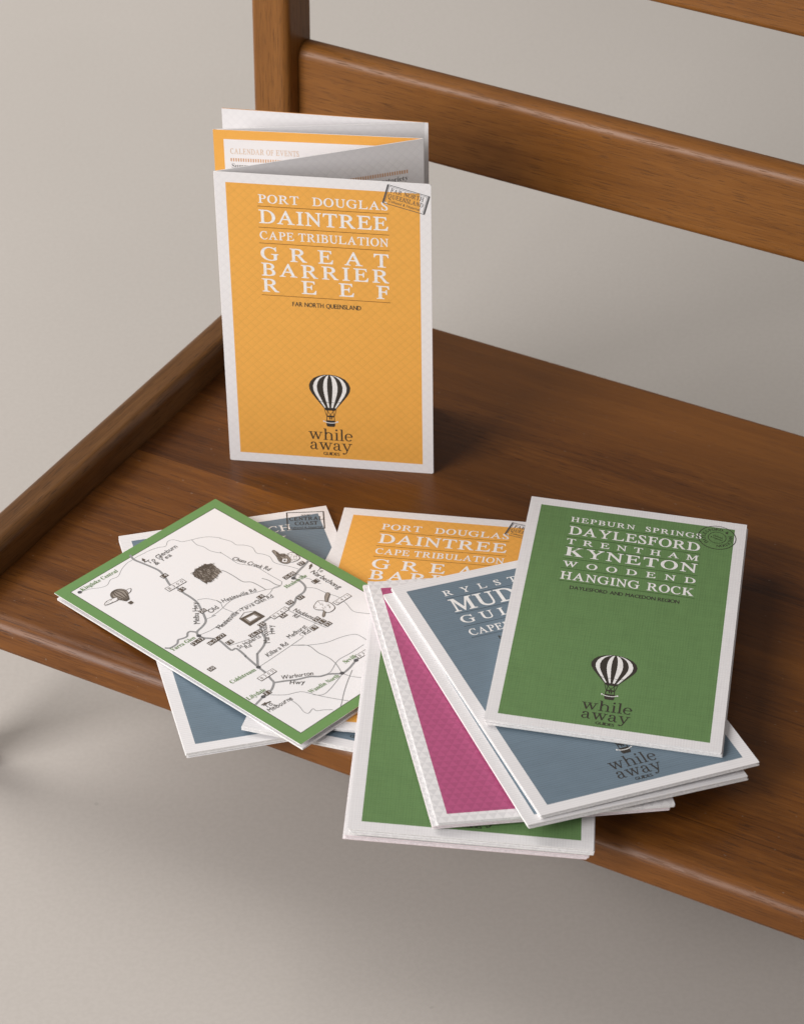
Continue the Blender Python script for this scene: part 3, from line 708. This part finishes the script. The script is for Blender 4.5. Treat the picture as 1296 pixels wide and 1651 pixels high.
# the guide opened at its map
def map_layers():
    roads, draw, names = MB(), MB(), []
    for k, (w, pts) in enumerate(MAP_ROADS): ribbon(roads, smooth(pts, 4), w * (1.08 if w > 0.7 else 0.75), 0.03 + 0.002 * k, 0 if w > 0.7 else 2)
    for d in MAP_DOTS: disc(roads, d, 1.05, 1.05, 0.12, 1, 14)
    for s, st, A, B, h in MAP_LABELS:
        l = math.hypot(B[0] - A[0], B[1] - A[1]); a = math.atan2(B[1] - A[1], B[0] - A[0])
        lab = MB(); names.append(("town_name", lab, [ink_green]) if st == 'g' else ("road_name", lab, [ink_hand]))
        if st == 'g': text(lab, s, 0, l, 0, h, 'serif', 0.15, 0, a, A, xs=1.0, space=0.45, mingap=0.04)
        else: text(lab, s, 0, l, 0, h * 1.08, 'hand', 0.15, 0, a, A, xs=1.0, space=0.5, jitter=0.06, mingap=0.07)
    for s, dark, c_, w, h in MAP_BOXES:
        a = R(random.uniform(-3, 3)); h *= 1.15; w *= 1.1
        if dark:
            rect(draw, -w / 2, -h / 2, w / 2, h / 2, 0.16, 0, a, c_)
            text(draw, s.replace('·', '-'), -w / 2 + 0.4, w / 2 - 0.4, -h * 0.36, h * 0.72, 'bold_sans', 0.2, 1, a, c_, xs=0.95)
        else:
            rect(draw, -w / 2, -h / 2, w / 2, h / 2, 0.16, 0, a, c_); rect(draw, -w / 2 + 0.28, -h / 2 + 0.28, w / 2 - 0.28, h / 2 - 0.28, 0.18, 1, a, c_)
            text(draw, s, -w / 2 + 1.0, w / 2 - 1.0, -h * 0.26, h * 0.52, 'hand', 0.2, 0, a, c_, xs=1.0)
    for i in range(0, 6, 2):
        (x, y), (u, v) = MAP_ARROWS[i], MAP_ARROWS[i + 1]
        a = math.atan2(v - y, u - x); l = math.hypot(u - x, v - y)
        rect(draw, -0.2, -0.35, l * 0.6, 0.35, 0.16, 0, a, (x, y))
        draw.poly([(x + p * math.cos(a) - q * math.sin(a), y + p * math.sin(a) + q * math.cos(a), 0.17) for p, q in ((l * 0.45, -0.9), (l * 1.05, 0), (l * 0.45, 0.9))], 0)
    D = MAP_DRAW
    def sketch(pts, fill, outline=True, z=0.16):
        draw.poly([(x, y, z) for x, y in smooth(list(pts) + [pts[0]], 3)[:-1]], fill)
        if outline: ribbon(draw, smooth(list(pts) + [pts[0]], 3)[:-1], 0.3, z + 0.02, 0, True)
    rnd = random.Random(5)
    def hatch(pts, n, w, L, ang, z, mat):
        xs_, ys_ = [p[0] for p in pts], [p[1] for p in pts]
        def ins(x, y):
            c_ = False; j = len(pts) - 1
            for i in range(len(pts)):
                if (pts[i][1] > y) != (pts[j][1] > y) and x < (pts[j][0] - pts[i][0]) * (y - pts[i][1]) / (pts[j][1] - pts[i][1]) + pts[i][0]: c_ = not c_
                j = i
            return c_
        k = 0
        for _ in range(n * 12):
            x, y = rnd.uniform(min(xs_), max(xs_)), rnd.uniform(min(ys_), max(ys_))
            if not ins(x, y): continue
            a = ang + rnd.uniform(-0.35, 0.35); l = L * rnd.uniform(0.5, 1.1)
            ribbon(draw, smooth([(x - l * math.cos(a) / 2, y - l * math.sin(a) / 2), (x + rnd.uniform(-.15, .15), y + rnd.uniform(-.15, .15)), (x + l * math.cos(a) / 2, y + l * math.sin(a) / 2)], 2), w, z + 0.0006 * k, mat)
            k += 1
            if k >= n: break
    # winged balloon
    (bx, by), (nx, ny), (kx, ky) = D['balloon']
    ring_ = [(bx + 4.0 * math.cos(2 * math.pi * i / 16) * (1.0), by + 4.0 * math.sin(2 * math.pi * i / 16)) for i in range(16)]
    neck = [(nx - 1.3, ny + 0.4), (nx + 1.3, ny + 0.4), (kx + 0.8, ky), (kx - 0.8, ky)]
    w1, w2 = D['wing'][:4], D['wing'][4:]
    sketch(w1, 1, True, 0.14); sketch(ring_, 2, True, 0.17)
    draw.poly([(x, y, 0.165) for x, y in ((bx - 3.6, by - 1.6), (nx - 1.1, ny), (nx + 1.1, ny), (bx + 3.6, by - 1.6))], 2)
    for q in (-0.8, -0.45, -0.1, 0.3, 0.7):
        ribbon(draw, smooth([(bx + q * 1.2, by + 3.8), (bx + q * 4.3, by + 0.8), (bx + q * 3.6, by - 2.0), (nx + q * 1.0, ny)], 4), 0.55, 0.21, 0)
    sketch(w2, 1, True, 0.24); hatch(w2, 8, 0.18, 1.6, 0.2, 0.27, 2)
    draw.poly([(x, y, 0.22) for x, y in ((kx - 1.1, ky + 0.8), (kx - 0.9, ky - 1.2), (kx + 0.9, ky - 1.2), (kx + 1.1, ky + 0.8))], 0)
    # shaded well of fern
    draw.poly([(x, y, 0.16) for x, y in D['cave']], 2); hatch(D['cave'], 150, 0.32, 3.2, 1.5, 0.19, 0); hatch(D['cave'][:4], 30, 0.25, 3.0, 0.1, 0.30, 0)
    # bottle and grapes
    sketch(D['grape'], 1, True, 0.15); hatch(D['grape'], 34, 0.18, 1.0, 0.9, 0.18, 2)
    sketch(D['bottle'], 2, True, 0.20); hatch(D['bottle'], 46, 0.28, 2.2, 1.2, 0.24, 0)
    cb = (87.2, 101.0); rect(draw, -1.3, -1.1, 1.3, 1.1, 0.29, 1, R(40), cb); rect(draw, -0.6, -0.5, 0.6, 0.5, 0.30, 0, R(40), cb)
    # hanging picture frame
    draw.poly([(x, y, 0.16) for x, y in D['frame']], 0); draw.poly([(x, y, 0.18) for x, y in D['framein']], 2)
    f = D['framein']; cxm, cym = sum(p[0] for p in f) / 4, sum(p[1] for p in f) / 4
    draw.poly([(cxm + (x - cxm) * 0.8, cym + (y - cym) * 0.8, 0.20) for x, y in f], 0)
    draw.poly([(cxm + (x - cxm) * 0.72, cym + (y - cym) * 0.72, 0.22) for x, y in f], 1)
    ribbon(draw, [D['frame'][0], (47.6, 86.0), D['frame'][1]], 0.25, 0.16, 0)
    # palette and brush
    sketch(D['handle'], 2, True, 0.15); sketch(D['palette'], 1, True, 0.18); sketch(D['brush'], 2, True, 0.23)
    hatch(D['palette'], 12, 0.22, 1.6, 1.2, 0.26, 2)
    return [("road_lines", roads, [ink_road, ink_stamp, flat("lane_ink", (0.30, 0.30, 0.30), 0.6)]), *names, ("map_drawings", draw, [ink_brown, flat("map_white", PAPER, 0.55), ink_sepia])]
guide(POSES['M'], 2.6, c_map, "white road map page with a green border, lying over the other guides on the left", map_layers(), leaves=1, cover_t=0.42, cover_gap=1.35, offs=[(0.5, -0.5)], seed=6,
      droop=lambda x, y: -0.75 * (0.5 - x / 100) - 0.75 * (0.5 + y / 162))

guide(POSES['X'], 2.0, c_green, "lowest guide of the right stack, with pinkish page edges", leaves=3, edge=edge_pink, offs=[(-0.6, -0.5), (0.2, -0.2), (0.4, 0.2)], seed=7)
guide(POSES['GB'], 2.2, c_green, "green guide overhanging the bench front, lying beneath the magenta one", std_layers('green'), leaves=2, cover_gap=0.35, offs=[(0.4, -0.8), (0.6, -0.1)], seed=8)
guide(POSES['P2'], 1.3, c_pink, "pale edged guide sandwiched between the magenta cover and the lower green one", leaves=2, edge=edge_pink, seed=9)
guide(POSES['P'], 1.3, c_pink, "magenta guide in the middle of the fanned stack", leaves=2, seed=10)
guide(POSES['B2'], 1.9, c_blue, "slate blue guide just under the topmost blue one, showing a narrow blue strip", leaves=3, offs=[(0.5, -0.5), (0.1, -0.3), (0.0, 0.0)], seed=11)
guide(POSES['B'], 1.9, c_blue, "slate blue guide with large white title letters, right under the top green guide", std_layers('blue', T_BLUE, ("MUDGEE REGION", 31.0, 69.0, 112.0, 2.3)), leaves=3, seed=12)
guide(POSES['G'], 2.6, c_green, "green guide with the round stamp, topmost of the fanned stack", std_layers('green', T_GREEN, ("DAYLESFORD AND MACEDON REGION", 25.1, 74.0, 96.5, 2.4), stamp_round), leaves=3, offs=[(0.9, -0.3), (0.6, -0.6), (0.2, -0.1)], seed=13)

# ------------------------------------------------------------------ the guide standing open in a zigzag
so = Vector((-36.0, 1200.0 - 1050.0, 0))
stand = empty("travel_guide", Matrix.Translation(so / 1000))
tag(stand, "orange guide standing upright, its panels folded open in a zigzag", "guide", GROUP)
SH = (2.75, 3.3)
def pt(x, y): return Vector((x + SH[0] - so.x, y - 1050 + SH[1] - so.y, 0))
pA, pB, pC, pD, pE, pF = pt(12.4, 1174.6), pt(-86.4, 1185.7), pt(9.2, 1217.4), pt(-88.9, 1225.4), pt(10.4, 1233.0), pt(-85.9, 1246.1)
def panel(name, left, right, mats, th=0.36, layers=(), r_=0.35):
    ex = (right - left); w = ex.length; ex.normalize()
    ey = Vector((-SH[0], -SH[1], GH)) / GH
    nv = Vector((ex.y, -ex.x, 0))
    base = left.copy()
    def fn(p):
        q = base + ex * (p[0] + 50) * (w / GW) + ey * (p[1] + 81.1) + nv * p[2]
        return (q.x, q.y, q.z + 0.05)
    mb = MB(); card(mb, GW, GH, -th, 0.0, r_=r_)
    o = mb.build(name, mats, stand, fn=fn)
    for nm, mbl, ms in layers:
        mbl.build(nm, ms, o, fn=lambda p: fn((p[0] - 50, p[1] - 81.1, p[2])))
    return o
panel("cover", pB, pA, [c_orange, paper, edge_white], 0.4, std_layers('orange', T_ORANGE, ("FAR NORTH QUEENSLAND", 34.0, 66.4, 91.8, 2.4), stamp_north), r_=0.9)
mb = MB()
for i in range(48): rect(mb, 36 + i * 1.18, GH - 17.0, 36 + i * 1.18 + 0.62, GH - 15.1, 0.04, 0)
text(mb, "notoriety", 79.0, 92.2, GH - 20.6, 2.4, 'serif', 0.04, 1)
panel("folded_panel", pB, pC, [c_margin, paper, edge_white], layers=[("page_print", mb, [ink_orange, ink_grey])])
mb = MB()
text(mb, "CALENDAR OF EVENTS", 7.8, 40.6, GH - 12.6, 2.9, 'light_roman', 0.04, 0, xs=1.1, space=0.6)
for i in range(72): rect(mb, 7.8 + i * 1.18, GH - 16.7, 7.8 + i * 1.18 + 0.6, GH - 14.9, 0.04, 1)
text(mb, "Summer", 8.2, 19.0, GH - 20.2, 2.4, 'serif', 0.04, 2)
panel("folded_panel", pD, pC, [c_event, paper, edge_white], layers=[("page_print", mb, [ink_paleorange, ink_orange, ink_grey])])
panel("folded_panel", pD, pE, [c_margin, paper, edge_white])
panel("folded_panel", pF, pE + Vector((1.0, -0.3, 0)), [c_margin, c_back, edge_orange], 0.5)
